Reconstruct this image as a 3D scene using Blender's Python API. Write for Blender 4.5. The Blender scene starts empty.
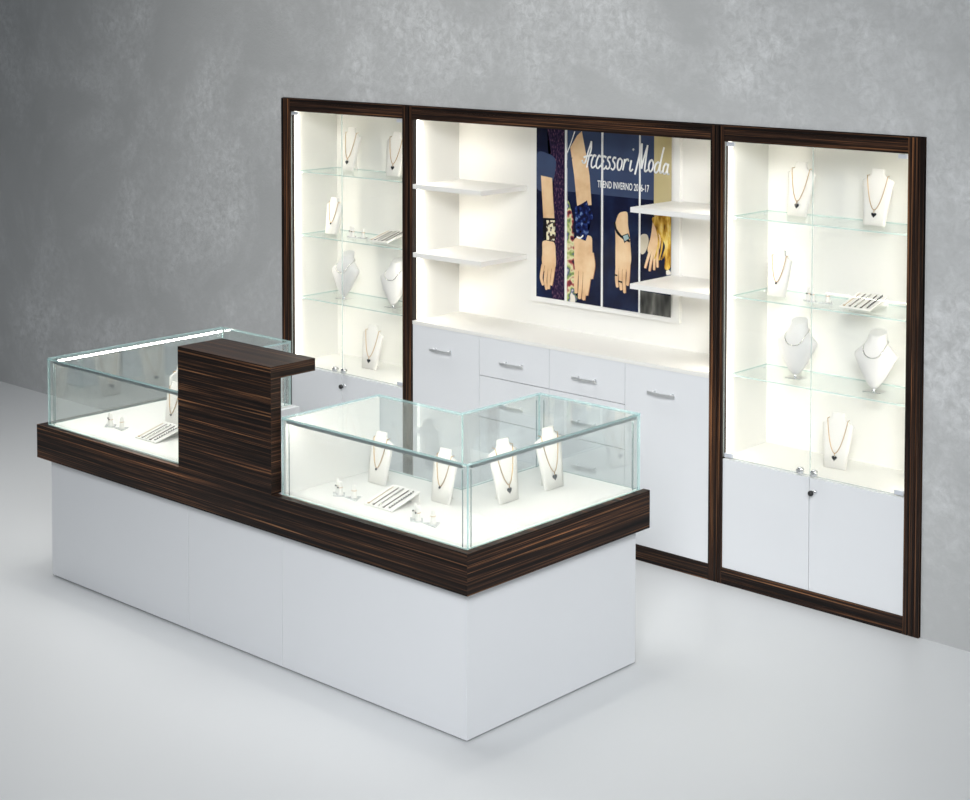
import bpy, bmesh, math, random
from mathutils import Vector, Matrix
random.seed(4)
sc = bpy.context.scene
COL = sc.collection
PI = math.pi

# ------------------------------------------------------------------ materials
def new_mat(name):
    m = bpy.data.materials.new(name); m.use_nodes = True
    nt = m.node_tree; nt.nodes.clear()
    out = nt.nodes.new('ShaderNodeOutputMaterial')
    return m, nt, out
def N(nt, t, **kw):
    n = nt.nodes.new(t)
    for k, v in kw.items(): setattr(n, k, v)
    return n
def pbr(name, col, rough=.5, metal=0., spec=.5, coat=0., noise=0., nscale=20.):
    m, nt, out = new_mat(name)
    b = N(nt, 'ShaderNodeBsdfPrincipled')
    b.inputs['Base Color'].default_value = (*col, 1)
    b.inputs['Roughness'].default_value = rough
    b.inputs['Metallic'].default_value = metal
    b.inputs['Specular IOR Level'].default_value = spec
    b.inputs['Coat Weight'].default_value = coat
    if noise:
        tc = N(nt, 'ShaderNodeTexCoord'); nz = N(nt, 'ShaderNodeTexNoise')
        nz.inputs['Scale'].default_value = nscale
        mx = N(nt, 'ShaderNodeMix', data_type='RGBA')
        mx.inputs['A'].default_value = (*[c*(1-noise) for c in col], 1)
        mx.inputs['B'].default_value = (*[min(1, c*(1+noise)) for c in col], 1)
        nt.links.new(tc.outputs['Object'], nz.inputs['Vector'])
        nt.links.new(nz.outputs['Fac'], mx.inputs['Factor'])
        nt.links.new(mx.outputs['Result'], b.inputs['Base Color'])
    nt.links.new(b.outputs[0], out.inputs[0])
    return m
def emit(name, col, s):
    m, nt, out = new_mat(name)
    e = N(nt, 'ShaderNodeEmission'); e.inputs[0].default_value = (*col, 1); e.inputs[1].default_value = s
    nt.links.new(e.outputs[0], out.inputs[0]); return m
def glass_mat(name, tint, f0=.045, graze=.5, rough=0.0):
    """clear sheet glass: straight transmission with a faint tint and a mirror reflection that grows towards grazing angles"""
    m, nt, out = new_mat(name)
    lw = N(nt, 'ShaderNodeLayerWeight'); lw.inputs['Blend'].default_value = .5
    p = N(nt, 'ShaderNodeMath', operation='POWER'); p.inputs[1].default_value = 5
    ma = N(nt, 'ShaderNodeMath', operation='MULTIPLY_ADD'); ma.inputs[1].default_value = graze; ma.inputs[2].default_value = f0
    t = N(nt, 'ShaderNodeBsdfTransparent'); t.inputs[0].default_value = (*tint, 1)
    g = N(nt, 'ShaderNodeBsdfGlossy'); g.inputs['Roughness'].default_value = rough; g.inputs[0].default_value = (.95, 1, .99, 1)
    mx = N(nt, 'ShaderNodeMixShader')
    # layer weight 'Facing' at blend .5 is 1-|cos|
    nt.links.new(lw.outputs['Facing'], p.inputs[0]); nt.links.new(p.outputs[0], ma.inputs[0])
    nt.links.new(ma.outputs[0], mx.inputs[0]); nt.links.new(t.outputs[0], mx.inputs[1]); nt.links.new(g.outputs[0], mx.inputs[2])
    nt.links.new(mx.outputs[0], out.inputs[0]); return m
def edge_mat(name, col, tr):
    m, nt, out = new_mat(name)
    b = N(nt, 'ShaderNodeBsdfPrincipled'); b.inputs['Base Color'].default_value = (*col, 1); b.inputs['Roughness'].default_value = .12
    t = N(nt, 'ShaderNodeBsdfTransparent'); t.inputs[0].default_value = (*[min(1, c*1.15) for c in col], 1)
    mx = N(nt, 'ShaderNodeMixShader'); mx.inputs[0].default_value = tr
    nt.links.new(b.outputs[0], mx.inputs[1]); nt.links.new(t.outputs[0], mx.inputs[2]); nt.links.new(mx.outputs[0], out.inputs[0]); return m
def wood(name, vertical):
    """macassar ebony: fine dark and tan streaks running along the board"""
    m, nt, out = new_mat(name)
    tc = N(nt, 'ShaderNodeTexCoord'); L = nt.links.new
    def scaled(v):
        mp = N(nt, 'ShaderNodeMapping'); mp.inputs['Scale'].default_value = v
        L(tc.outputs['Object'], mp.inputs['Vector']); return mp.outputs['Vector']
    if vertical:
        vec = scaled((95, 95, .5))
    else:
        ge = N(nt, 'ShaderNodeNewGeometry'); sp = N(nt, 'ShaderNodeSeparateXYZ'); L(ge.outputs['True Normal'], sp.inputs[0])
        ab = N(nt, 'ShaderNodeMath', operation='ABSOLUTE'); L(sp.outputs['X'], ab.inputs[0])
        gt = N(nt, 'ShaderNodeMath', operation='GREATER_THAN'); gt.inputs[1].default_value = .6; L(ab.outputs[0], gt.inputs[0])
        mv = N(nt, 'ShaderNodeMix', data_type='VECTOR'); L(gt.outputs[0], mv.inputs['Factor'])
        L(scaled((.55, 95, 95)), mv.inputs['A']); L(scaled((95, .55, 95)), mv.inputs['B']); vec = mv.outputs['Result']
    def nz(s, d, r=.6):
        n = N(nt, 'ShaderNodeTexNoise'); n.inputs['Scale'].default_value = s; n.inputs['Detail'].default_value = d; n.inputs['Roughness'].default_value = r
        n.inputs['Distortion'].default_value = .15
        L(vec, n.inputs['Vector']); return n.outputs['Fac']
    def ramp(f, stops):
        r = N(nt, 'ShaderNodeValToRGB'); e = r.color_ramp.elements
        e[0].position, e[0].color = stops[0][0], (*stops[0][1], 1); e[1].position, e[1].color = stops[-1][0], (*stops[-1][1], 1)
        for p_, c_ in stops[1:-1]:
            x = e.new(p_); x.color = (*c_, 1)
        L(f, r.inputs[0]); return r.outputs['Color']
    a = ramp(nz(1.6, 5, .68), [(.36, (.006, .005, .005)), (.48, (.016, .010, .008)), (.55, (.05, .026, .017)), (.61, (.16, .075, .036)), (.70, (.42, .21, .10))])
    b_ = ramp(nz(.42, 2), [(.36, (.30, .30, .32)), (.52, (.8, .78, .76)), (.68, (1.7, 1.5, 1.3))])
    mu = N(nt, 'ShaderNodeMix', data_type='RGBA', blend_type='MULTIPLY'); mu.inputs['Factor'].default_value = 1
    L(a, mu.inputs['A']); L(b_, mu.inputs['B'])
    bs = N(nt, 'ShaderNodeBsdfPrincipled'); L(mu.outputs['Result'], bs.inputs['Base Color'])
    bs.inputs['Roughness'].default_value = .36; bs.inputs['Specular IOR Level'].default_value = .16
    L(bs.outputs[0], out.inputs[0]); return m
def plaster():
    m, nt, out = new_mat('trowelled_grey_plaster'); L = nt.links.new
    tc = N(nt, 'ShaderNodeTexCoord')
    def nz(s, d, r=.6, dist=0, sc3=(1, 1, 1)):
        mp = N(nt, 'ShaderNodeMapping'); mp.inputs['Scale'].default_value = sc3; L(tc.outputs['Object'], mp.inputs['Vector'])
        n = N(nt, 'ShaderNodeTexNoise'); n.inputs['Scale'].default_value = s; n.inputs['Detail'].default_value = d
        n.inputs['Roughness'].default_value = r; n.inputs['Distortion'].default_value = dist
        L(mp.outputs[0], n.inputs['Vector']); return n.outputs['Fac']
    def mr(f, a, b, c, d):
        n = N(nt, 'ShaderNodeMapRange'); n.inputs[1].default_value = a; n.inputs[2].default_value = b; n.inputs[3].default_value = c; n.inputs[4].default_value = d
        L(f, n.inputs[0]); return n.outputs[0]
    def math_(op, a, b):
        n = N(nt, 'ShaderNodeMath', operation=op)
        for i, v in enumerate((a, b)):
            if isinstance(v, (int, float)): n.inputs[i].default_value = v
            else: L(v, n.inputs[i])
        return n.outputs[0]
    patches = mr(nz(1.1, 6, .66, .5), .44, .68, 0, 1)          # rubbed lighter patches
    grit = mr(nz(24, 6, .75, .5), .36, .68, 0, 1)
    worn = math_('MULTIPLY', patches, grit)
    cloud = mr(nz(.9, 4), .3, .7, 0, 1)
    mx = N(nt, 'ShaderNodeMix', data_type='RGBA'); mx.inputs['A'].default_value = (.42, .428, .428, 1); mx.inputs['B'].default_value = (.48, .488, .488, 1)
    L(cloud, mx.inputs['Factor'])
    m2 = N(nt, 'ShaderNodeMix', data_type='RGBA'); m2.inputs['B'].default_value = (.70, .71, .715, 1)
    L(mx.outputs['Result'], m2.inputs['A']); L(math_('MULTIPLY', worn, 1.0), m2.inputs['Factor'])
    bs = N(nt, 'ShaderNodeBsdfPrincipled'); L(m2.outputs['Result'], bs.inputs['Base Color']); bs.inputs['Roughness'].default_value = .75
    bp = N(nt, 'ShaderNodeBump'); bp.inputs['Strength'].default_value = .12; bp.inputs['Distance'].default_value = .01
    L(math_('ADD', grit, patches), bp.inputs['Height']); L(bp.outputs[0], bs.inputs['Normal'])
    L(bs.outputs[0], out.inputs[0]); return m

M = dict(
    wood_h=wood('macassar_horizontal', False), wood_v=wood('macassar_vertical', True),
    white=pbr('white_laminate', (.735, .75, .77), .38, noise=.01, nscale=3),
    inner=pbr('white_melamine_inside', (.82, .81, .77), .5, noise=.01, nscale=3),
    board=pbr('white_display_board', (.83, .82, .79), .45, noise=.01, nscale=5),
    stand=pbr('white_leatherette', (.86, .84, .80), .55, noise=.02, nscale=160),
    bust=pbr('white_linen_bust', (.70, .69, .68), .6, noise=.03, nscale=60),
    plate=pbr('clear_white_acrylic', (.62, .64, .64), .15, coat=.5, noise=.02),
    floor=pbr('pale_resin_floor', (.68, .695, .705), .42, noise=.012, nscale=1.3, spec=.35),
    chrome=pbr('chrome', (.84, .85, .86), .22, 1, noise=.03, nscale=40),
    satin=pbr('satin_steel', (.82, .83, .84), .45, 1, noise=.03, nscale=40),
    clip=pbr('matt_steel_clip', (.80, .83, .90), .5, .6, noise=.02),
    alu=pbr('anodised_aluminium', (.62, .66, .67), .35, 1, noise=.03, nscale=40),
    gold=pbr('gold', (.55, .36, .16), .3, 1, noise=.05, nscale=200),
    silver=pbr('silver', (.70, .69, .66), .25, 1, noise=.05, nscale=200),
    onyx=pbr('black_onyx', (.006, .006, .010), .08, coat=1, noise=.2, nscale=200),
    sapphire=pbr('dark_blue_stone', (.008, .012, .07), .07, coat=1, noise=.3, nscale=200),
    dark=pbr('black_plastic', (.012, .012, .013), .35, noise=.1, nscale=80),
    gap=pbr('dark_plinth_gap', (.03, .032, .035), .6, noise=.1),
    leather=pbr('dark_brown_cord', (.05, .03, .02), .5, noise=.2, nscale=200),
    glass=glass_mat('clear_glass', (.972, .986, .983), .03, .3),
    top_glass=glass_mat('showcase_top_glass', (.968, .980, .977), .045, .06),
    case_glass=glass_mat('showcase_glass', (.968, .980, .977), .15, .10),
    door_glass=glass_mat('door_glass', (.994, .997, .996), .015, .3),
    edge=edge_mat('green_glass_edge', (.66, .85, .84), .58),
    brace=edge_mat('grey_glass_bead', (.38, .46, .46), .35),
    door_edge=edge_mat('clear_door_edge', (.74, .82, .82), .6),
    shelf_edge=edge_mat('pale_glass_edge', (.72, .88, .85), .45),
    plaster=plaster(),
)
WARM = (1.0, .93, .80)
M['led'] = emit('warm_led', WARM, 22.0)
M['led_opal'] = emit('opal_led_cover', (1.0, .95, .86), 3.6)
M['led_mid'] = emit('warm_led_open_unit', WARM, 38.0)
M['led_case'] = emit('white_led', (1.0, .95, .87), 37.0)

# ------------------------------------------------------------------ geometry helpers
def BM(): return bmesh.new()
def bx(bm, x0, x1, y0, y1, z0, z1, mi=0, bevel=0):
    vs = [bm.verts.new((x, y, z)) for x in (x0, x1) for y in (y0, y1) for z in (z0, z1)]
    fs = [bm.faces.new([vs[i] for i in q]) for q in ((0, 1, 3, 2), (4, 6, 7, 5), (0, 4, 5, 1), (2, 3, 7, 6), (0, 2, 6, 4), (1, 5, 7, 3))]
    for f in fs: f.material_index = mi
    if bevel:
        es = list({e for f in fs for e in f.edges})
        bmesh.ops.bevel(bm, geom=es, offset=bevel, segments=2, affect='EDGES', profile=.6)
    return fs
def pane(bm, x0, x1, y0, y1, z0, z1):
    """a glass sheet: slot 0 on the two big faces, slot 1 on the edges"""
    fs = bx(bm, x0, x1, y0, y1, z0, z1)
    big = max(f.calc_area() for f in fs)
    for f in fs: f.material_index = 0 if f.calc_area() > .9*big else 1
def prism(bm, poly, z0, z1, mi=0, axis='z', edge_mi=None):
    """extrude a 2-D outline along an axis"""
    def P(a, b, c): return (a, b, c) if axis == 'z' else ((a, c, b) if axis == 'y' else (c, a, b))
    lo = [bm.verts.new(P(a, b, z0)) for a, b in poly]; hi = [bm.verts.new(P(a, b, z1)) for a, b in poly]
    n = len(poly); fs = [bm.faces.new(list(reversed(lo))), bm.faces.new(hi)]
    for f in fs: f.material_index = mi
    for i in range(n):
        f = bm.faces.new((lo[i], lo[(i+1) % n], hi[(i+1) % n], hi[i])); f.material_index = mi if edge_mi is None else edge_mi; fs.append(f)
    return fs
def tube(bm, pts, r, n=8, closed=False, mi=0):
    pts = [Vector(p) for p in pts]; k = len(pts); rings = []; nrm = None
    for i, p in enumerate(pts):
        if closed: t = pts[(i+1) % k]-pts[i-1]
        else: t = pts[min(i+1, k-1)]-pts[max(i-1, 0)]
        t.normalize()
        if nrm is None:
            nrm = t.cross(Vector((0, 0, 1)))
            if nrm.length < .1: nrm = t.cross(Vector((0, 1, 0)))
        nrm = (nrm-t*nrm.dot(t)).normalized(); b = t.cross(nrm)
        rr = r[i] if isinstance(r, (list, tuple)) else r
        rings.append([bm.verts.new(p+(nrm*math.cos(2*PI*j/n)+b*math.sin(2*PI*j/n))*rr) for j in range(n)])
    for i in range(k if closed else k-1):
        A, B = rings[i], rings[(i+1) % k]
        for j in range(n):
            f = bm.faces.new((A[j], A[(j+1) % n], B[(j+1) % n], B[j])); f.material_index = mi; f.smooth = True
    if not closed:
        for R in (rings[0], rings[-1]):
            f = bm.faces.new(R); f.material_index = mi
def lathe(bm, prof, n=20, c=(0, 0, 0), axis='z', mi=0):
    """prof: (radius, height) pairs, bottom to top"""
    rings = []
    for r, h in prof:
        ring = []
        for j in range(n):
            a = 2*PI*j/n; x, y = r*math.cos(a), r*math.sin(a)
            v = (x, y, h) if axis == 'z' else ((x, -h, y) if axis == '-y' else (h, x, y))
            ring.append(bm.verts.new(Vector(v)+Vector(c)))
        rings.append(ring)
    for A, B in zip(rings, rings[1:]):
        for j in range(n):
            f = bm.faces.new((A[j], A[(j+1) % n], B[(j+1) % n], B[j])); f.smooth = True; f.material_index = mi
    for R in (rings[0], rings[-1]):
        f = bm.faces.new(R); f.material_index = mi
def to_mesh(bm, name, mats):
    bmesh.ops.recalc_face_normals(bm, faces=bm.faces)
    me = bpy.data.meshes.new(name); bm.to_mesh(me); bm.free()
    for m in (mats if isinstance(mats, (list, tuple)) else [mats]): me.materials.append(m)
    return me
def add(name, geo, mats=None, parent=None, loc=(0, 0, 0), rotz=0, label=None):
    """link ONE mesh object; geo is a bmesh or a ready mesh"""
    me = geo if isinstance(geo, bpy.types.Mesh) else to_mesh(geo, name, mats)
    o = bpy.data.objects.new(name, me); COL.objects.link(o)
    o.location = loc; o.rotation_euler = (0, 0, rotz)
    if parent: o.parent = parent
    if label: o['label'] = label
    return o
def tag(o, label, cat, group=None):
    o['label'] = label; o['category'] = cat
    if group: o['group'] = group
    return o
def thing(name, label, cat, loc=(0, 0, 0), rotz=0, group=None):
    o = bpy.data.objects.new(name, None); COL.objects.link(o)
    o.empty_display_size = .05
    o.location = loc; o.rotation_euler = (0, 0, rotz)
    return tag(o, label, cat, group)
def struct(name, bm, mats):
    o = add(name, bm, mats); o['kind'] = 'structure'; return o
def box_part(name, mat, parent, *dims, bevel=0, label=None):
    bm = BM(); bx(bm, *dims, bevel=bevel); return add(name, bm, mat, parent, label=label)
# ------------------------------------------------------------------ sizes (metres)
H = 2.07; ST = .0725; HH = 2.0005; RAIL = .0718; DEP = .3555
X = dict(a=0, b=1.0152, c=2.9993, d=4.0263)                 # module boundaries along the wall
WALL_Y = .012

# ------------------------------------------------------------------ room shell
bm = BM()
bx(bm, -9, -.004, WALL_Y, WALL_Y+.5, 0, 4.6); bx(bm, 4.0305, 9, WALL_Y, WALL_Y+.5, 0, 4.6)
bx(bm, -.004, 4.0305, WALL_Y, WALL_Y+.5, H+.004, 4.6); bx(bm, -.004, 4.0305, DEP+.03, WALL_Y+.5, 0, H+.004)
struct('wall_back', bm, M['plaster'])
bm = BM(); bx(bm, -9, 9, -10, WALL_Y+.5, -.06, 0); struct('floor', bm, M['floor'])

# ------------------------------------------------------------------ wall display units
def post(name, parent, x0, x1):
    """upright frame board with two shallow grooves down its face"""
    w = x1-x0; g = .0016; d = .004
    pl = [(x0, .034), (x0, 0)]
    for t in (.34, .68):
        c = x0+w*t; pl += [(c-g, 0), (c-g, d), (c+g, d), (c+g, 0)]
    pl += [(x1, 0), (x1, .034)]
    bm = BM(); prism(bm, pl, 0, H); return add(name, bm, M['wood_v'], parent)
def rail(name, parent, x0, x1, z0, z1):
    h = z1-z0; g = .0014; d = .003; c = z0+h*(.72 if z0 > 1 else .3)
    pl = [(.0215, z0), (.001, z0), (.001, c-g), (.001+d, c-g), (.001+d, c+g), (.001, c+g), (.001, z1), (.0215, z1)]
    bm = BM(); prism(bm, pl, x0, x1, axis='x'); return add(name, bm, M['wood_h'], parent)
def led_strip(parent, x, side, z0, z1, mat):
    """vertical light profile on a cabinet side, just behind the frame; side = +1 shines towards +x"""
    y0, c = .0355, .015
    bm = BM(); prism(bm, [(x, y0), (x+side*.017, y0), (x+side*.017, y0+.005), (x+side*.0155, y0+.005), (x+side*.0155, y0+.0015), (x+side*.0015, y0+c), (x, y0+c)], z0, z1); p = add('led_cover', bm, M['led_opal'], parent, label='glowing opal cover of the light strip')
    bm = BM(); d = .0012; prism(bm, [(x+side*(c-.0005), y0+.0022+d), (x+side*(c-.0005), y0+.0024+d+.0008), (x+side*(.0026), y0+c+.0004+d), (x+side*.0022, y0+c-.0004+d)], z0+.004, z1-.004)
    add('led_diffuser', bm, mat, p, label='glowing warm white light strip')
def frame(parent, x0, x1, lo, hi):
    """lo / hi: width of the post at each end"""
    post('frame_post', parent, x0, x0+lo); post('frame_post', parent, x1-hi, x1)
    rail('frame_header', parent, x0+lo, x1-hi, HH, H); rail('frame_rail', parent, x0+lo, x1-hi, 0, RAIL)

def vitrine(name, label, X0, X1, lo, hi):
    W = X1-X0; t = thing(name, label, 'display cabinet', (X0, 0, 0), 0, 'wall display units')
    frame(t, 0, W, lo, hi)
    a, b = lo, W-hi; ZF = .575
    box_part('side_panel', M['inner'], t, a-.018, a, .0345, DEP, .02, HH+.02)
    box_part('side_panel', M['inner'], t, b, b+.018, .0345, DEP, .02, HH+.02)
    box_part('back_panel', M['inner'], t, a-.018, b+.018, DEP, DEP+.016, .02, HH+.02)
    box_part('top_panel', M['inner'], t, a, b, .0225, DEP, HH+.002, HH+.02)
    box_part('cabinet_deck', M['inner'], t, a, b, .026, DEP, ZF-.018, ZF)
    led_strip(t, a, 1, ZF+.004, HH-.004, M['led']); led_strip(t, b, -1, ZF+.004, HH-.004, M['led'])
    for z in (1.66, 1.30, .945):
        bm = BM(); pane(bm, a+.003, b-.003, .053, DEP-.004, z-.006, z); s = add('glass_shelf', bm, [M['glass'], M['shelf_edge']], t)
        for px in (a+.006, b-.006):
            for py in (.09, DEP-.03):
                bm = BM(); lathe(bm, [(.005, 0), (.005, .012)], 10, (px, py, z-.0185)); add('shelf_pin', bm, M['satin'], s)
    mid = .4935 if X0 < 1 else .4925
    for k, (p, q) in enumerate(((a+.0006, mid-.0008), (mid+.0008, b-.0006))):
        bm = BM(); pane(bm, p, q, .010, .016, ZF+.002, HH-.003); d = add('glass_door', bm, [M['door_glass'], M['door_edge']], t)
        kx = mid-.036 if k == 0 else mid+.034
        bm = BM(); lathe(bm, [(.007, 0), (.007, .008), (.015, .013), (.0165, .022), (.014, .029), (.005, .031)], 20, (kx, .010, ZF+.022), '-y'); add('door_knob', bm, M['chrome'], d)
        hx = (a+.010, a+.050) if k == 0 else (b-.050, b-.010)
        for hz in (ZF+.003, HH-.022): box_part('hinge_clip', M['clip'], d, hx[0], hx[1], .006, .0205, hz, hz+.018, bevel=.0012)
        e = box_part('lower_door', M['white'], t, a+.002 if k == 0 else mid+.0015, mid-.0015 if k == 0 else b-.002, .006, .024, RAIL+.002, ZF-.006, bevel=.0008)
        if k == 1:
            lx, lz = mid+.030, .512
            bm = BM(); lathe(bm, [(.010, 0), (.010, .003), (.0085, .010), (.003, .011)], 18, (lx, .006, lz), '-y'); add('door_lock', bm, M['chrome'], e)
            bm = BM(); bx(bm, lx-.001, lx+.001, -.016, -.004, lz-.004, lz+.004, 1)
            lathe(bm, [(.004, .0), (.011, .003), (.0125, .010), (.011, .017), (.003, .020)], 16, (lx-.002, -.016, lz), '-y')
            add('door_key', bm, [M['dark'], M['chrome']], e, label='key with a round black head')
    return t
vitrine('display_cabinet', 'left tall lit display cabinet in dark wood frame, half behind the counter', X['a'], X['b'], ST, .0361)
vitrine('display_cabinet', 'right tall lit display cabinet in dark wood frame, nearest the right edge', X['c'], X['d'], .0362, ST)

# open middle unit
cx0, cx1 = X['b'], X['c']
t = thing('shelving_unit', 'wide open white shelving unit with drawers between the two glazed cabinets', 'shelving unit', (cx0, 0, 0), 0, 'wall display units')
W = cx1-cx0; a, b = .0364, W-.0363
frame(t, 0, W, .0364, .0363)
ZW = .940
box_part('side_panel', M['inner'], t, a-.018, a, .0345, DEP, .02, HH+.02); box_part('side_panel', M['inner'], t, b, b+.018, .0345, DEP, .02, HH+.02)
box_part('back_panel', M['inner'], t, a-.018, b+.018, DEP, DEP+.016, .02, HH+.02)
box_part('top_panel', M['inner'], t, a, b, .0225, DEP, HH+.002, HH+.02)
box_part('worktop', M['inner'], t, a, b, .002, DEP, ZW-.018, ZW, bevel=.0008)
led_strip(t, a, 1, ZW+.004, HH-.004, M['led_mid']); led_strip(t, b, -1, ZW+.004, HH-.004, M['led_mid'])
s1, s2, s3 = 1.533-cx0, 2.003-cx0, 2.4765-cx0
def bow_handle(parent, cxh, z):
    pts = [(cxh-.064, .006, z+.004), (cxh-.064, -.018, z+.004)] + [(cxh-.064-.012+.152*k/10, -.022-.006*math.sin(PI*k/10), z+.004-.006*math.sin(PI*k/10)) for k in range(11)]
    bm = BM(); tube(bm, [(cxh-.052, .006, z+.004), (cxh-.052, -.020, z+.003)], .005, 8); tube(bm, [(cxh+.052, .006, z+.004), (cxh+.052, -.020, z+.003)], .005, 8)
    n = 12; prev = None
    for k in range(n+1):
        u = -.078+.156*k/n; y = -.020-.008*(1-(u/.078)**2); w = .006
        ring = [bm.verts.new((cxh+u, y+dy, z+dz)) for dy, dz in ((-.002, -w), (.002, -w), (.002, w), (-.002, w))]
        if prev:
            for j in range(4): bm.faces.new((prev[j], prev[(j+1) % 4], ring[(j+1) % 4], ring[j]))
        else: bm.faces.new(ring)
        prev = ring
    bm.faces.new(prev); add('bow_handle', bm, M['satin'], parent)
zt = ZW-.0195; g = .0016
for p, q in ((a+.001, s1-g), (s3+g, b-.001)):
    d = box_part('cupboard_door', M['white'], t, p, q, .004, .022, RAIL+.002, ZW-.001 if False else zt+.018, bevel=.0008)
    bow_handle(d, p+.225 if p < 1 else p+.228, .811)
for p, q in ((s1+g, s2-g), (s2+g, s3-g)):
    zs = [.938, .7235, .510, .297, RAIL+.002]
    for k in range(4):
        d = box_part('drawer', M['white'], t, p, q, .004, .022, zs[k+1]+(g if k < 3 else 0), zs[k]-(g if k else 0), bevel=.0008)
        bow_handle(d, (p+q)/2+.005, zs[k]-.128)
# short fixed shelves
SH = .024
for z in (1.66, 1.30):
    box_part('short_shelf', M['board'], t, a, 1.5445-cx0, .006, DEP, z-SH, z, bevel=.0008)
    bm = BM(); prism(bm, [(2.502-cx0, .006), (b, .006), (b, DEP), (2.556-cx0, DEP), (2.556-cx0, .327), (2.502-cx0, .327)], z-SH, z)
    add('short_shelf', bm, M['board'], t)

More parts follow.
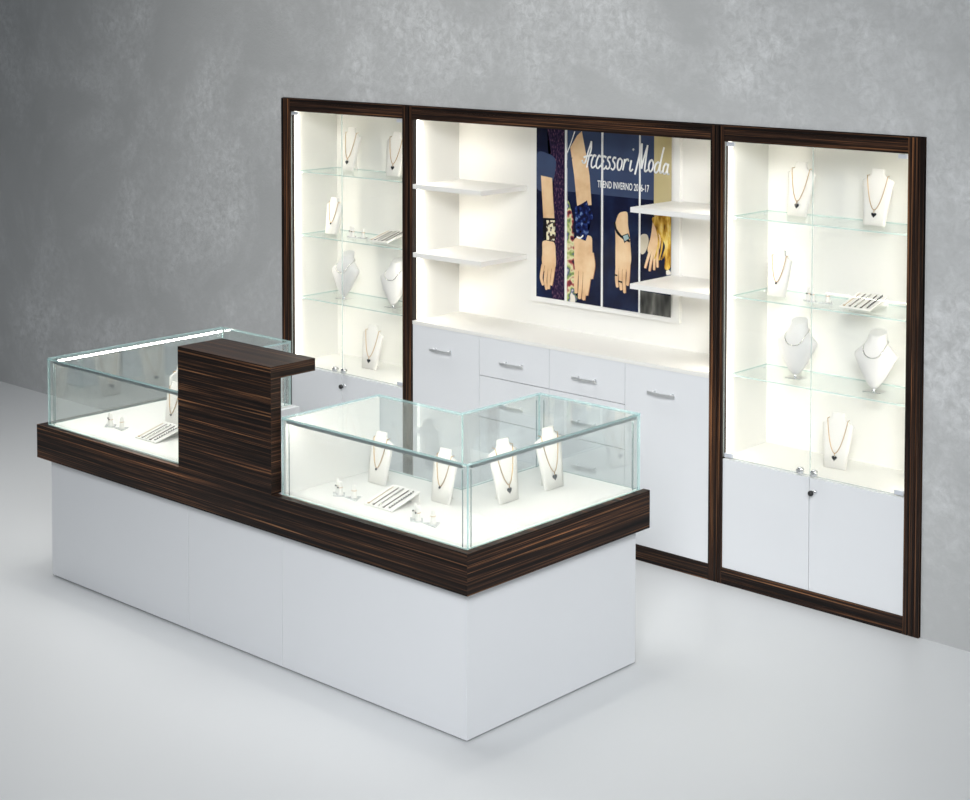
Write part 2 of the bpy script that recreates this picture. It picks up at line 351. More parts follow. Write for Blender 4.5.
# ------------------------------------------------------------------ poster on the back of the middle unit
TR = {'arm1': [(1.658,1.723),(1.734,1.716),(1.739,1.622),(1.751,1.497),(1.676,1.491),(1.666,1.616)],'cuff1': [(1.676,1.506),(1.756,1.51),(1.764,1.428),(1.754,1.388),(1.677,1.392),(1.673,1.448)],'cuff1i': [(1.697,1.495),(1.754,1.5),(1.759,1.428),(1.752,1.395),(1.698,1.394)],'arm2': [(1.857,1.88),(1.903,1.944),(1.933,1.967),(1.971,1.814),(1.985,1.743),(1.998,1.599),(1.904,1.584),(1.884,1.736)],'jewel2': [(1.889,1.579),(1.937,1.601),(1.97,1.62),(1.982,1.586),(2.002,1.57),(2.011,1.534),(1.991,1.514),(1.975,1.494),(1.98,1.458),(1.962,1.415),(1.932,1.421),(1.904,1.451),(1.892,1.487),(1.895,1.533)],'watch3': [(2.198,1.464),(2.236,1.479),(2.249,1.455),(2.213,1.428)],'sleeve4': [(2.393,1.806),(2.515,1.815),(2.5,1.708),(2.489,1.646),(2.429,1.628),(2.396,1.643)],'fringe4': [(2.391,1.572),(2.504,1.577),(2.503,1.445),(2.499,1.34),(2.464,1.332),(2.469,1.428),(2.44,1.481),(2.408,1.52)],'pale4': [(2.313,1.471),(2.352,1.484),(2.364,1.449),(2.342,1.394),(2.314,1.391)],'skirt4': [(2.315,1.203),(2.503,1.199),(2.502,1.096),(2.316,1.092)],'floral2': [(1.835,1.593),(1.884,1.495),(1.881,1.44),(1.89,1.284),(1.884,1.163),(1.906,1.11),(1.837,1.1)],'collar2': [(1.834,1.812),(1.876,1.831),(1.834,1.768)],'leaf4': [(2.472,1.319),(2.508,1.332),(2.508,1.279),(2.472,1.279)],'strokes': [[(1.943,1.82),(1.951,1.809),(1.965,1.816),(1.983,1.867),(2.003,1.919)],[(2.003,1.919),(2.001,1.877),(1.987,1.839),(1.974,1.788)],[(1.955,1.837),(1.975,1.844),(2.009,1.851)],[(2.033,1.848),(2.02,1.85),(2.006,1.821),(2.004,1.795),(2.015,1.789),(2.033,1.803)],[(2.063,1.847),(2.052,1.85),(2.038,1.822),(2.036,1.796),(2.047,1.788),(2.063,1.803)],[(2.098,1.846),(2.084,1.85),(2.073,1.837),(2.082,1.825),(2.07,1.812),(2.073,1.791),(2.087,1.788),(2.101,1.803)],[(2.128,1.848),(2.115,1.847),(2.109,1.834),(2.12,1.82),(2.122,1.801),(2.109,1.789),(2.098,1.794)],[(2.161,1.846),(2.149,1.847),(2.142,1.833),(2.153,1.818),(2.153,1.799),(2.141,1.787),(2.13,1.794)],[(2.191,1.845),(2.178,1.839),(2.171,1.814),(2.174,1.792),(2.186,1.79),(2.197,1.809),(2.2,1.834),(2.191,1.845)],[(2.217,1.843),(2.213,1.823),(2.205,1.79)],[(2.214,1.826),(2.225,1.841),(2.237,1.844),(2.241,1.836)],[(2.258,1.84),(2.253,1.819),(2.249,1.795),(2.256,1.789),(2.267,1.798)],[(2.268,1.893),(2.273,1.898)],[(2.281,1.775),(2.298,1.834),(2.314,1.896),(2.323,1.926)],[(2.323,1.926),(2.322,1.872),(2.321,1.806)],[(2.321,1.806),(2.339,1.867),(2.358,1.92)],[(2.358,1.92),(2.349,1.862),(2.341,1.801),(2.348,1.793),(2.359,1.802)],[(2.386,1.851),(2.374,1.844),(2.366,1.821),(2.369,1.798),(2.38,1.796),(2.391,1.814),(2.393,1.838),(2.386,1.851)],[(2.433,1.837),(2.421,1.842),(2.406,1.826),(2.401,1.8),(2.41,1.791),(2.424,1.804),(2.434,1.837)],[(2.458,1.916),(2.446,1.874),(2.436,1.831),(2.434,1.798),(2.442,1.793),(2.451,1.804)],[(2.48,1.833),(2.469,1.838),(2.457,1.821),(2.454,1.797),(2.463,1.79),(2.475,1.803),(2.483,1.832)],[(2.485,1.837),(2.479,1.81),(2.481,1.79),(2.49,1.79)]],'palm1': [(1.673,1.385),(1.747,1.386),(1.759,1.328),(1.759,1.261),(1.732,1.233),(1.681,1.233),(1.665,1.288),(1.671,1.334)],'palm2': [(1.893,1.422),(1.992,1.442),(2.003,1.382),(2.007,1.295),(1.985,1.246),(1.906,1.237),(1.886,1.297),(1.886,1.37)],'palm3': [(2.156,1.454),(2.152,1.511),(2.174,1.568),(2.205,1.583),(2.23,1.578),(2.234,1.519),(2.245,1.463),(2.251,1.406),(2.253,1.335),(2.225,1.287),(2.163,1.28),(2.155,1.368)],'palm4': [(2.398,1.576),(2.45,1.58),(2.44,1.467),(2.423,1.407),(2.374,1.388),(2.358,1.414),(2.377,1.475)],'face3': [(2.204,1.462),(2.233,1.473),(2.242,1.454),(2.215,1.437)],'f1': [[(1.673,1.259),(1.661,1.198),(1.673,1.161)],[(1.697,1.247),(1.689,1.186),(1.697,1.141)],[(1.72,1.247),(1.713,1.189),(1.713,1.146)],[(1.746,1.26),(1.738,1.207),(1.73,1.167)]],'f2': [[(1.9,1.254),(1.896,1.195),(1.898,1.148)],[(1.93,1.25),(1.927,1.184),(1.921,1.122)],[(1.96,1.253),(1.955,1.18),(1.948,1.119)],[(1.989,1.278),(1.979,1.204),(1.968,1.145)],[(2.001,1.352),(2.011,1.295),(2.0,1.233)]],'f3': [[(2.166,1.297),(2.163,1.247),(2.167,1.208)],[(2.188,1.293),(2.187,1.242),(2.192,1.197)],[(2.212,1.295),(2.21,1.242),(2.214,1.185)],[(2.239,1.32),(2.236,1.262),(2.232,1.224)]],'f4': [[(2.374,1.404),(2.357,1.36),(2.344,1.322)],[(2.39,1.399),(2.38,1.356),(2.371,1.31)],[(2.407,1.405),(2.401,1.365),(2.399,1.318)],[(2.42,1.423),(2.418,1.381),(2.42,1.333)]]}
PX0, PX1, PZ0, PZ1 = 1.588, 2.544, 1.068, 1.992; PY = .3345
po = thing('poster', 'large photo poster of braceleted hands with white script title, behind the shelves', 'poster', ((PX0+PX1)/2, PY, PZ0))
def poster_part(name, bm, mats, parent, label=None):
    for v in bm.verts: v.co -= Vector(((PX0+PX1)/2, PY, PZ0))
    return add(name, bm, mats, parent, label=label)
bm = BM(); bx(bm, PX0, PX1, PY, DEP-.0005, PZ0, PZ1); poster_part('poster_board', bm, M['board'], po, 'white bordered backing board')
def photo_mat(name, stops, scale, vert=1., detail=4, rough=.22, contrast=(.3, .7)):
    m, nt, out = new_mat(name); L = nt.links.new
    tc = N(nt, 'ShaderNodeTexCoord'); mp = N(nt, 'ShaderNodeMapping'); mp.inputs['Scale'].default_value = (1, 1, vert); L(tc.outputs['Object'], mp.inputs[0])
    n = N(nt, 'ShaderNodeTexNoise'); n.inputs['Scale'].default_value = scale; n.inputs['Detail'].default_value = detail; L(mp.outputs[0], n.inputs['Vector'])
    r = N(nt, 'ShaderNodeValToRGB'); e = r.color_ramp.elements
    k = len(stops); e[0].position = 0; e[1].position = 1
    for i, c in enumerate(stops):
        p_ = contrast[0]+(contrast[1]-contrast[0])*i/(k-1)
        x = e[0] if i == 0 else (e[len(e)-1] if i == k-1 else e.new(p_)); x.color = (*c, 1); x.position = p_
    L(n.outputs['Fac'], r.inputs[0])
    b = N(nt, 'ShaderNodeBsdfPrincipled'); b.inputs['Roughness'].default_value = rough; b.inputs['Specular IOR Level'].default_value = .25; L(r.outputs[0], b.inputs['Base Color']); L(b.outputs[0], out.inputs[0]); return m
navy = photo_mat('print_navy', [(.004, .004, .016), (.006, .009, .035), (.012, .022, .07)], 6)
navy_lt = photo_mat('print_faded_navy', [(.045, .06, .12), (.05, .075, .15)], 5)  # lighter navy; also paints the glossy reflection across the poster top
tweed = photo_mat('print_purple_tweed', [(.008, .005, .022), (.016, .008, .035), (.035, .016, .05), (.16, .07, .12)], 120, .5, 2)
skin = photo_mat('print_skin', [(.66, .40, .21), (.80, .55, .32), (.86, .64, .40)], 9)
skin2 = photo_mat('print_skin_shadow', [(.34, .15, .07), (.42, .20, .10)], 20)
ivory = photo_mat('print_ivory_clasp', [(.80, .72, .48), (.84, .78, .58), (.05, .03, .02)], 45, 1, 1, contrast=(.42, .56))
gem = photo_mat('print_blue_gems', [(.003, .003, .015), (.006, .010, .06), (.015, .035, .17), (.20, .30, .50)], 45, 1, 2, contrast=(.35, .72))
floral = photo_mat('print_floral', [(.02, .015, .03), (.35, .05, .06), (.75, .70, .42), (.25, .35, .08), (.05, .06, .20), (.8, .75, .65)], 14, 1, 2, contrast=(.36, .64))
cream = photo_mat('print_cream_sleeve', [(.46, .38, .19), (.58, .50, .29)], 4, .4)
fringe = photo_mat('print_gold_fringe', [(.10, .04, .005), (.45, .22, .02), (.75, .48, .08), (.85, .70, .25)], 40, .35, 3)
pale = photo_mat('print_pale_cloth', [(.55, .48, .36), (.75, .68, .55)], 12)
zebra = photo_mat('print_dark_folds', [(.03, .03, .03), (.12, .12, .11), (.55, .55, .5)], 18, .3, 2)
teal_ = photo_mat('print_watch_face', [(.25, .38, .40), (.45, .58, .58)], 30)
black_ = photo_mat('print_black', [(.004, .004, .006), (.012, .012, .016)], 20)
white_ = photo_mat('print_white', [(.90, .90, .88), (.92, .92, .90)], 5)
# the traced outlines, clipped to each panel by a half-plane cut
def clip(poly, x0, x1, z0=1.094, z1=1.975):
    def cut(P, ins, isec):
        o = []
        for i in range(len(P)):
            A, B = P[i-1], P[i]
            if ins(B):
                if not ins(A): o.append(isec(A, B))
                o.append(B)
            elif ins(A): o.append(isec(A, B))
        return o
    fx = lambda v: (lambda A, B: (v, A[1]+(B[1]-A[1])*(v-A[0])/(B[0]-A[0])))
    fz = lambda v: (lambda A, B: (A[0]+(B[0]-A[0])*(v-A[1])/(B[1]-A[1]), v))
    for ins, isec in ((lambda p: p[0] >= x0, fx(x0)), (lambda p: p[0] <= x1, fx(x1)), (lambda p: p[1] >= z0, fz(z0)), (lambda p: p[1] <= z1, fz(z1))):
        poly = cut(poly, ins, isec)
        if not poly: return []
    return poly
def smooth(pts, closed=True, n=5):
    k = len(pts); o = []
    for i in range(k if closed else k-1):
        p0, p1, p2, p3 = [pts[(i+d) % k] if closed else pts[min(max(i+d, 0), k-1)] for d in (-1, 0, 1, 2)]
        for s in range(n):
            u = s/n
            o.append(tuple(.5*(2*b_+(c_-a_)*u+(2*a_-5*b_+4*c_-d_)*u*u+(3*b_-3*c_+d_-a_)*u**3) for a_, b_, c_, d_ in zip(p0, p1, p2, p3)))
    if not closed: o.append(pts[-1])
    return o
layer = [0]
def sheet(bm, poly, mi, x0, x1, sm=True):
    layer[0] += 1
    P = clip(smooth(poly) if sm else poly, x0, x1)
    if len(P) < 3: return
    y = PY-.0004-.00012*layer[0]
    f = bm.faces.new([bm.verts.new((x, y, z)) for x, z in P]); f.material_index = mi
    bmesh.ops.triangulate(bm, faces=[f])
def ribbon(bm, pts, w, mi, x0, x1, y=None):
    if y is None: layer[0] += 1; y = PY-.0004-.00012*layer[0]
    P = smooth(pts, False, 6); k = len(P)
    for i in range(k-1):
        (ax, az), (bx_, bz) = P[i], P[i+1]; dx, dz = bx_-ax, bz-az; l = math.hypot(dx, dz) or 1
        ww = w[0]+(w[1]-w[0])*i/(k-1) if isinstance(w, tuple) else w
        nx, nz_ = -dz/l*ww, dx/l*ww; ex, ez = dx/l*ww*.4, dz/l*ww*.4
        q = [(ax-ex+nx, az-ez+nz_), (ax-ex-nx, az-ez-nz_), (bx_+ex-nx, bz+ez-nz_), (bx_+ex+nx, bz+ez+nz_)]
        q = clip(q, x0, x1)
        if len(q) > 2:
            f = bm.faces.new([bm.verts.new((x, y-.00001*(i % 2), z)) for x, z in q]); f.material_index = mi
pan = [(1.627, 1.831), (1.8375, 2.069), (2.0755, 2.307), (2.3135, 2.501)]
full = lambda p: [(p[0], 1.094), (p[1], 1.094), (p[1], 1.975), (p[0], 1.975)]
band = lambda p: [(p[0], 1.655), (p[1], 1.655), (p[1], 1.975), (p[0], 1.975)]  # upper strip whose glossy reflection is painted as a lighter navy
def hand(bm, lines, w, mi, shade, p):
    for ln in lines:
        ribbon(bm, [(x+.0022, z-.001) for x, z in ln], (w*1.08, w*.86), shade, *p); ribbon(bm, ln, (w, w*.72), mi, *p)
        sheet(bm, [(ln[-1][0]+w*.62*math.cos(k*PI/5), ln[-1][1]+w*.62*math.sin(k*PI/5)) for k in range(10)], mi, *p, sm=False)
# 1: hand with wide ivory cuff against a tweed skirt
p = pan[0]; bm = BM(); sheet(bm, full(p), 0, *p, sm=False)
sheet(bm, [(1.735, 1.094), (1.831, 1.094), (1.831, 1.975), (1.70, 1.975), (1.745, 1.75)], 1, *p, sm=False)
sheet(bm, [(1.627, 1.66), (1.72, 1.66), (1.76, 1.80), (1.70, 1.84), (1.627, 1.83)], 5, *p)
sheet(bm, TR['arm1'], 2, *p, sm=False); sheet(bm, TR['palm1'], 2, *p); hand(bm, TR['f1'], .0105, 2, 6, p)
sheet(bm, TR['cuff1'], 3, *p, sm=False); sheet(bm, TR['cuff1i'], 4, *p, sm=False)
poster_part('photo_panel', bm, [navy, tweed, skin, black_, ivory, navy_lt, skin2], po, 'photo strip of a hand wearing a wide ivory cuff')
# 2: big blue jewelled bracelet
p = pan[1]; bm = BM(); sheet(bm, full(p), 0, *p, sm=False); sheet(bm, band(p), 5, *p, sm=False)
sheet(bm, TR['floral2'], 4, *p); sheet(bm, TR['arm2'], 1, *p, sm=False); sheet(bm, TR['palm2'], 1, *p); hand(bm, TR['f2'], .0135, 1, 6, p); sheet(bm, TR['jewel2'], 2, *p, sm=False)
sheet(bm, TR['collar2'], 5, *p, sm=False)
ribbon(bm, [(1.838, 1.85), (1.862, 1.90), (1.888, 1.962)], .003, 7, *p)
ribbon(bm, [(1.905, 1.43), (1.925, 1.425), (1.945, 1.44)], .004, 7, *p)
poster_part('photo_panel', bm, [navy, skin, gem, black_, floral, navy_lt, skin2, white_], po, 'photo strip of a hand wearing a blue jewelled bracelet')
# 3: hand with a square watch
p = pan[2]; bm = BM(); sheet(bm, full(p), 0, *p, sm=False); sheet(bm, band(p), 5, *p, sm=False)
sheet(bm, TR['palm3'], 1, *p); hand(bm, TR['f3'], .0105, 1, 6, p)
ribbon(bm, [(2.149, 1.525), (2.165, 1.48), (2.20, 1.455), (2.245, 1.44)], .006, 3, *p); ribbon(bm, [(2.150, 1.505), (2.19, 1.465), (2.215, 1.455)], .003, 3, *p)
sheet(bm, TR['watch3'], 3, *p, sm=False); sheet(bm, TR['face3'], 2, *p, sm=False)
ribbon(bm, [(2.150, 1.265), (2.168, 1.262)], .004, 3, *p); ribbon(bm, [(2.176, 1.235), (2.200, 1.232)], .004, 3, *p)
poster_part('photo_panel', bm, [navy, skin, teal_, black_, floral, navy_lt, skin2], po, 'photo strip of a hand wearing a square watch')
# 4: cream sleeve and gold fringe
p = pan[3]; bm = BM(); sheet(bm, full(p), 0, *p, sm=False); sheet(bm, band(p), 5, *p, sm=False)
sheet(bm, [(2.395, 1.58), (2.501, 1.58), (2.501, 1.975), (2.395, 1.975)], 2, *p, sm=False)
sheet(bm, TR['pale4'], 4, *p); sheet(bm, TR['skirt4'], 6, *p, sm=False); sheet(bm, TR['leaf4'], 7, *p, sm=False)
sheet(bm, TR['palm4'], 1, *p); hand(bm, TR['f4'], .008, 1, 8, p); sheet(bm, TR['fringe4'], 3, *p)
for k in range(14):
    x = 2.40+.0065*k; ribbon(bm, [(x, 1.55-.004*k), (x+.02+.02*random.random(), 1.46), (x+.03*random.random(), 1.36+.03*random.random())], .0022, 3, *p)
poster_part('photo_panel', bm, [navy, skin, cream, fringe, pale, navy_lt, zebra, floral, skin2], po, 'photo strip of a hand below a cream sleeve and gold fringe')
# title and subtitle
ytxt = PY-.0004-.00012*(layer[0]+3)
bm = BM()
gaps = [(1.627, 1.8305), (1.838, 2.0685), (2.076, 2.3065), (2.314, 2.501)]
for word, lo_, hi_ in (('Accessori', 0, 12), ('Moda', 12, 99)):
    bm = BM()
    for si, s in enumerate(TR['strokes'][lo_:hi_]):
        for q in gaps: ribbon(bm, s, (.0054, .0042), 0, q[0], q[1], ytxt-.00004*si)
    poster_part('title_lettering', bm, white_, po, 'white brush script reading '+word)
cu = bpy.data.curves.new('subtitle', 'FONT'); cu.body = 'TREND INVERNO 2016-17'; cu.size = 1; cu.offset = .012
to = bpy.data.objects.new('subtitle_tmp', cu); COL.objects.link(to)
bpy.context.view_layer.update()
me = bpy.data.meshes.new_from_object(to.evaluated_get(bpy.context.evaluated_depsgraph_get()))
bpy.data.objects.remove(to); bpy.data.curves.remove(cu)
xs = [v.co.x for v in me.vertices]; ys = [v.co.y for v in me.vertices]
for v in me.vertices:
    u = (v.co.x-min(xs))/(max(xs)-min(xs)); w = (v.co.y-min(ys))/(max(ys)-min(ys))
    v.co = (2.044+u*.324-(PX0+PX1)/2, ytxt-PY, 1.692+w*.036-PZ0)
me.materials.clear(); me.materials.append(white_); me.name = 'subtitle_lettering'
add('subtitle_lettering', me, parent=po, label='white capitals reading TREND INVERNO 2016-17')
for gx in (1.834, 2.072, 2.310):
    bm = BM(); bx(bm, gx-.003, gx+.003, ytxt-.0018, PY-.0002, 1.0945, 1.975); poster_part('panel_divider', bm, white_, po)

# ------------------------------------------------------------------ sales counter
XL, XR, YF, YB = .6565, 3.3626, -1.9925, -.9515
ZT, ZB, FT, PI_ = .6974, .5469, .0318, .0395; PL_ = .0535
ZG_ = 1.0025; XT0, XT1 = 1.7116, 2.3054; YM = -1.4417
RX0, RX1, RY = 1.258, 2.772, -1.41                       # staff recess
ct = thing('sales_counter', 'dark wood and white U-shaped sales counter with raised writing shelf, on the floor', 'counter', ((XL+XR)/2, YF, 0))
OX, OY = (XL+XR)/2, YF
def cp(name, mat, x0, x1, y0, y1, z0, z1, bevel=0, label=None, parent=None):
    return box_part(name, mat, parent or ct, x0-OX, x1-OX, y0-OY, y1-OY, z0, z1, bevel=bevel, label=label)
gp = .0012; pf = YF+PI_; zp = .009
for p, q in ((XL+PL_, XT0+.010-gp), (XT0+.010+gp, 2.321-gp), (2.321+gp, XR-PI_)):
    cp('front_panel', M['white'], p, q, pf, pf+.018, zp, ZB)
cp('end_panel', M['white'], XL+PL_, XL+PL_+.018, pf+.018, YB-PI_, zp, ZB); cp('end_panel', M['white'], XR-PI_-.018, XR-PI_, pf+.018, YB-PI_, zp, ZB)
def walls(bm, z0, z1, ins):
    """staff side: back of both wings and the recess"""
    yb = YB-ins
    for x0, x1, y0, y1 in ((XL+ins+.018, RX0, yb-.018, yb), (RX1, XR-ins-.018, yb-.018, yb), (RX0-.018, RX0, RY, yb-.018), (RX1, RX1+.018, RY, yb-.018), (RX0-.018, RX1+.018, RY-.018, RY)):
        bx(bm, x0-OX, x1-OX, y0-OY, y1-OY, z0, z1)
bm = BM(); walls(bm, zp, ZB, PI_); add('staff_side_panel', bm, M['white'], ct)
bm = BM(); bx(bm, XL+.055-OX, XR-.055-OX, .055, RY-.03-OY, 0, zp); bx(bm, XL+.055-OX, RX0-.03-OX, RY-.03-OY, YB-.06-OY, 0, zp); bx(bm, RX1+.03-OX, XR-.055-OX, RY-.03-OY, YB-.06-OY, 0, zp)
add('base_plinth', bm, M['gap'], ct, label='dark recessed base')
bm = BM()
U = [(XL+.018, YF+.018), (XR-.018, YF+.018), (XR-.018, YB), (RX1, YB), (RX1, RY), (RX0, RY), (RX0, YB), (XL+.018, YB)]
prism(bm, [(x-OX, y-OY) for x, y in U], ZB+.001, ZT-.0085); add('carcase_top', bm, M['white'], ct)
# wood apron, mitred boards; the middle one runs up as the face of the raised shelf
def mitre(name, x0, x1, l=0, r=0, z1=ZT):
    bm = BM(); prism(bm, [(x0-OX, 0), (x1-OX, 0), (x1-OX-(FT if r else 0), FT), (x0-OX+(FT if l else 0), FT)], ZB, z1); return add(name, bm, M['wood_h'], ct)
mitre('apron_board', XL, XT0-.0006, l=1); mitre('apron_board', XT1+.0006, XR, r=1)
bm = BM(); bx(bm, XT0-OX, XT1-OX, 0, FT, ZB, ZT); bx(bm, XT0-OX, XT1-OX, 0, .051, ZT, 1.1505)
add('shelf_face_board', bm, M['wood_h'], ct)
bm = BM(); prism(bm, [(XL-OX, 0), (XL-OX+FT, FT), (XL-OX+FT, YB-OY), (XL-OX, YB-OY)], ZB, ZT); add('apron_board', bm, M['wood_h'], ct)
bm = BM(); prism(bm, [(XR-OX, 0), (XR-OX, YB-OY), (XR-OX-FT, YB-OY), (XR-OX-FT, FT)], ZB, ZT); add('apron_board', bm, M['wood_h'], ct)
cp('writing_shelf', M['wood_h'], XT0, XT1, YF, -1.7653, 1.1505, 1.2006, label='raised dark wood writing shelf')
cp('staff_worktop', M['white'], 1.7, 2.33, YF+.052, RY, ZT-.008, ZT-.0005)

# ------------------------------------------------------------------ glass showcases on the counter
GX0, GX1, GY0, GY1 = .6987, XR-FT, YF+FT, -.9745; ZG = 1.0031; WR = .5271; G = .008; ZD = ZT
def showcase(label, mirror):
    """L-shaped case; built for the right end, mirrored for the left"""
    cxm = (GX0+GX1)/2
    t = thing('glass_showcase', label, 'showcase', (cxm, GY0, ZD), 0, 'glass showcases on the counter')
    mx = (lambda x: 2*cxm-x) if mirror else (lambda x: x)
    def B(fn, bm, x0, x1, *r):
        u, v = sorted((mx(x0), mx(x1))); fn(bm, u-cxm, v-cxm, r[0]-GY0, r[1]-GY0, r[2]-ZD, r[3]-ZD)
    xl = 2.3313; xi = GX1-WR; ztop = ZG-.008
    L6 = [(xl, GY0), (GX1, GY0), (GX1, GY1), (xi, GY1), (xi, YM), (xl, YM)]
    Lo = [(mx(x)-cxm, y-GY0) for x, y in L6]
    bm = BM(); prism(bm, Lo, -.008, 0); add('display_floor', bm, M['board'], t)
    bm = BM(); prism(bm, Lo, ztop-ZD, ZG-ZD, 0, 'z', 1); add('glass_top', bm, [M['top_glass'], M['edge']], t)
    zl = ZD+.0005; zh = ztop-.0006
    gl = [M['case_glass'], M['edge']]
    for x0, x1, y0, y1 in ((xl, GX1, GY0, GY0+G), (GX1-G, GX1, GY0+G+.0006, GY1), (xi, GX1-G-.0006, GY1-G, GY1), (xi, xi+G, YM+.0006, GY1-G-.0006), (xl, xi+G, YM-G, YM)):
        bm = BM(); B(pane, bm, x0, x1, y0, y1, zl, zh); add('glass_pane', bm, gl, t)
    bm = BM(); B(bx, bm, xl, xl+.012, GY0+G+.0006, YM-G-.0006, zl, zh); add('white_side_panel', bm, M['board'], t, label='white opaque side panel')
    # light profiles under the glass top along the front and the outer end
    w = .014; q = .018
    for x0, x1, y0, y1, ax in ((xl+.02, GX1-.034, GY0+G+.001, GY0+G+.001+w, 'y'), (GX1-G-.001-w, GX1-G-.001, GY0+.034, GY1-.012, 'x')):
        bm = BM(); B(bx, bm, x0, x1, y0, y1, ztop-.006, ztop-.0008)
        if ax == 'y': B(bx, bm, x0, x1, y0, y0+.003, ztop-.016, ztop-.006)
        else: B(bx, bm, x1-.003, x1, y0, y1, ztop-.016, ztop-.006)
        if ax == 'y':
            for u, v in ((x0, x0+.0018), (x1-.0018, x1)): B(bx, bm, u, v, y0, y1, ztop-.016, ztop-.006)
        else:
            for u, v in ((y0, y0+.0018), (y1-.0018, y1)): B(bx, bm, x0, x1, u, v, ztop-.016, ztop-.006)
        p = add('led_profile', bm, M['alu'], t)
        bm = BM()
        if ax == 'y': B(bx, bm, x0+.002, x1-.002, y0+.0035, y1, ztop-.014, ztop-.0065)
        else: B(bx, bm, x0, x1-.0035, y0+.002, y1-.002, ztop-.014, ztop-.0065)
        add('led_diffuser', bm, M['led_case'], p, label='glowing white light strip')
    # corner lines: made-up slim bars drawing the vertical lines seen in the glass corners
    for x, y, sx, sy in ((xl, GY0, 1, 1), (GX1, GY0, -1, 1), (GX1, GY1, -1, -1), (xi, GY1, 1, -1)):
        for dx, dy in ((.030, G+.001), (G+.001, .030)):
            if x == xl and dx < .02: continue
            u0 = x+sx*dx; v0 = y+sy*dy; u1 = u0+sx*.0028; v1 = v0+sy*.0028
            bm = BM(); B(bx, bm, min(u0, u1), max(u0, u1), min(v0, v1)+sy*.0006, max(v0, v1)+sy*.0006, zl, ztop-.018); add('corner_brace', bm, M['brace'], t)
    return t
showcase('right L-shaped glass showcase on the counter, in front of the drawers', False)
showcase('left L-shaped glass showcase on the counter, beside the grey wall', True)

# ------------------------------------------------------------------ display stands and jewellery (each built once, its mesh shared)
LEAN = math.radians(9)
def lean(u, v, d=0):
    """point on a leaning stand: u across, v up the face, d out of the face (towards -y)"""
    return Vector((u, v*math.sin(LEAN)-d*math.cos(LEAN), v*math.cos(LEAN)+d*math.sin(LEAN)))
def stand_meshes(h, bw, sw, nw):
    """flat bust easel: tapered card body with sloping shoulders and a neck, and a strut behind"""
    half = [(bw/2, .0), (bw/2+(sw-bw)/2*.5, .40*h), (sw/2, .775*h), (sw/2*.985, .80*h), (nw/2*1.25, .865*h), (nw/2*1.02, .905*h), (nw/2, .93*h), (nw/2*.98, .985*h), (nw/2*.85, h)]
    pl = [(-u, v) for u, v in half]+[(u, v) for u, v in reversed(half)]
    bm = BM(); th = .010
    def dome(u, v): return .010*max(0, 1-(u/(sw*.55))**2)
    # front surface in strips so it bulges slightly
    fr, bk = [], []
    for u, v in half:
        row_f, row_b = [], []
        for k in range(9):
            uu = u*(k/4-1); row_f.append(bm.verts.new(lean(uu, v, dome(uu, v)))); row_b.append(bm.verts.new(lean(uu, v, dome(uu, v)-th)))
        fr.append(row_f); bk.append(row_b)
    n = len(half)
    for i in range(n-1):
        for k in range(8):
            f = bm.faces.new((fr[i][k], fr[i][k+1], fr[i+1][k+1], fr[i+1][k])); f.smooth = True
            f = bm.faces.new((bk[i][k], bk[i+1][k], bk[i+1][k+1], bk[i][k+1])); f.smooth = True
        bm.faces.new((fr[i][0], fr[i+1][0], bk[i+1][0], bk[i][0])); bm.faces.new((fr[i][8], bk[i][8], bk[i+1][8], fr[i+1][8]))
    for k in range(8):
        bm.faces.new((fr[0][k], bk[0][k], bk[0][k+1], fr[0][k+1])); bm.faces.new((fr[-1][k], fr[-1][k+1], bk[-1][k+1], bk[-1][k]))
    body = to_mesh(bm, 'stand_body', M['stand'])
    bm = BM()
    a0 = lean(0, .72*h, -th); s = bw*.07
    top = [a0+Vector((sx*s, -.001, 0)) for sx in (-1, 1)]; bot = [Vector((sx*s, .062, 0)) for sx in (1, -1)]
    q = [bm.verts.new(c) for c in top+bot]; q2 = [bm.verts.new(Vector(c)+Vector((0, .004, .0))) for c in top+bot]
    bm.faces.new(q); bm.faces.new(list(reversed(q2)))
    for i in range(4): bm.faces.new((q[i], q2[i], q2[(i+1) % 4], q[(i+1) % 4]))
    strut = to_mesh(bm, 'strut', M['stand'])
    return body, strut, dome
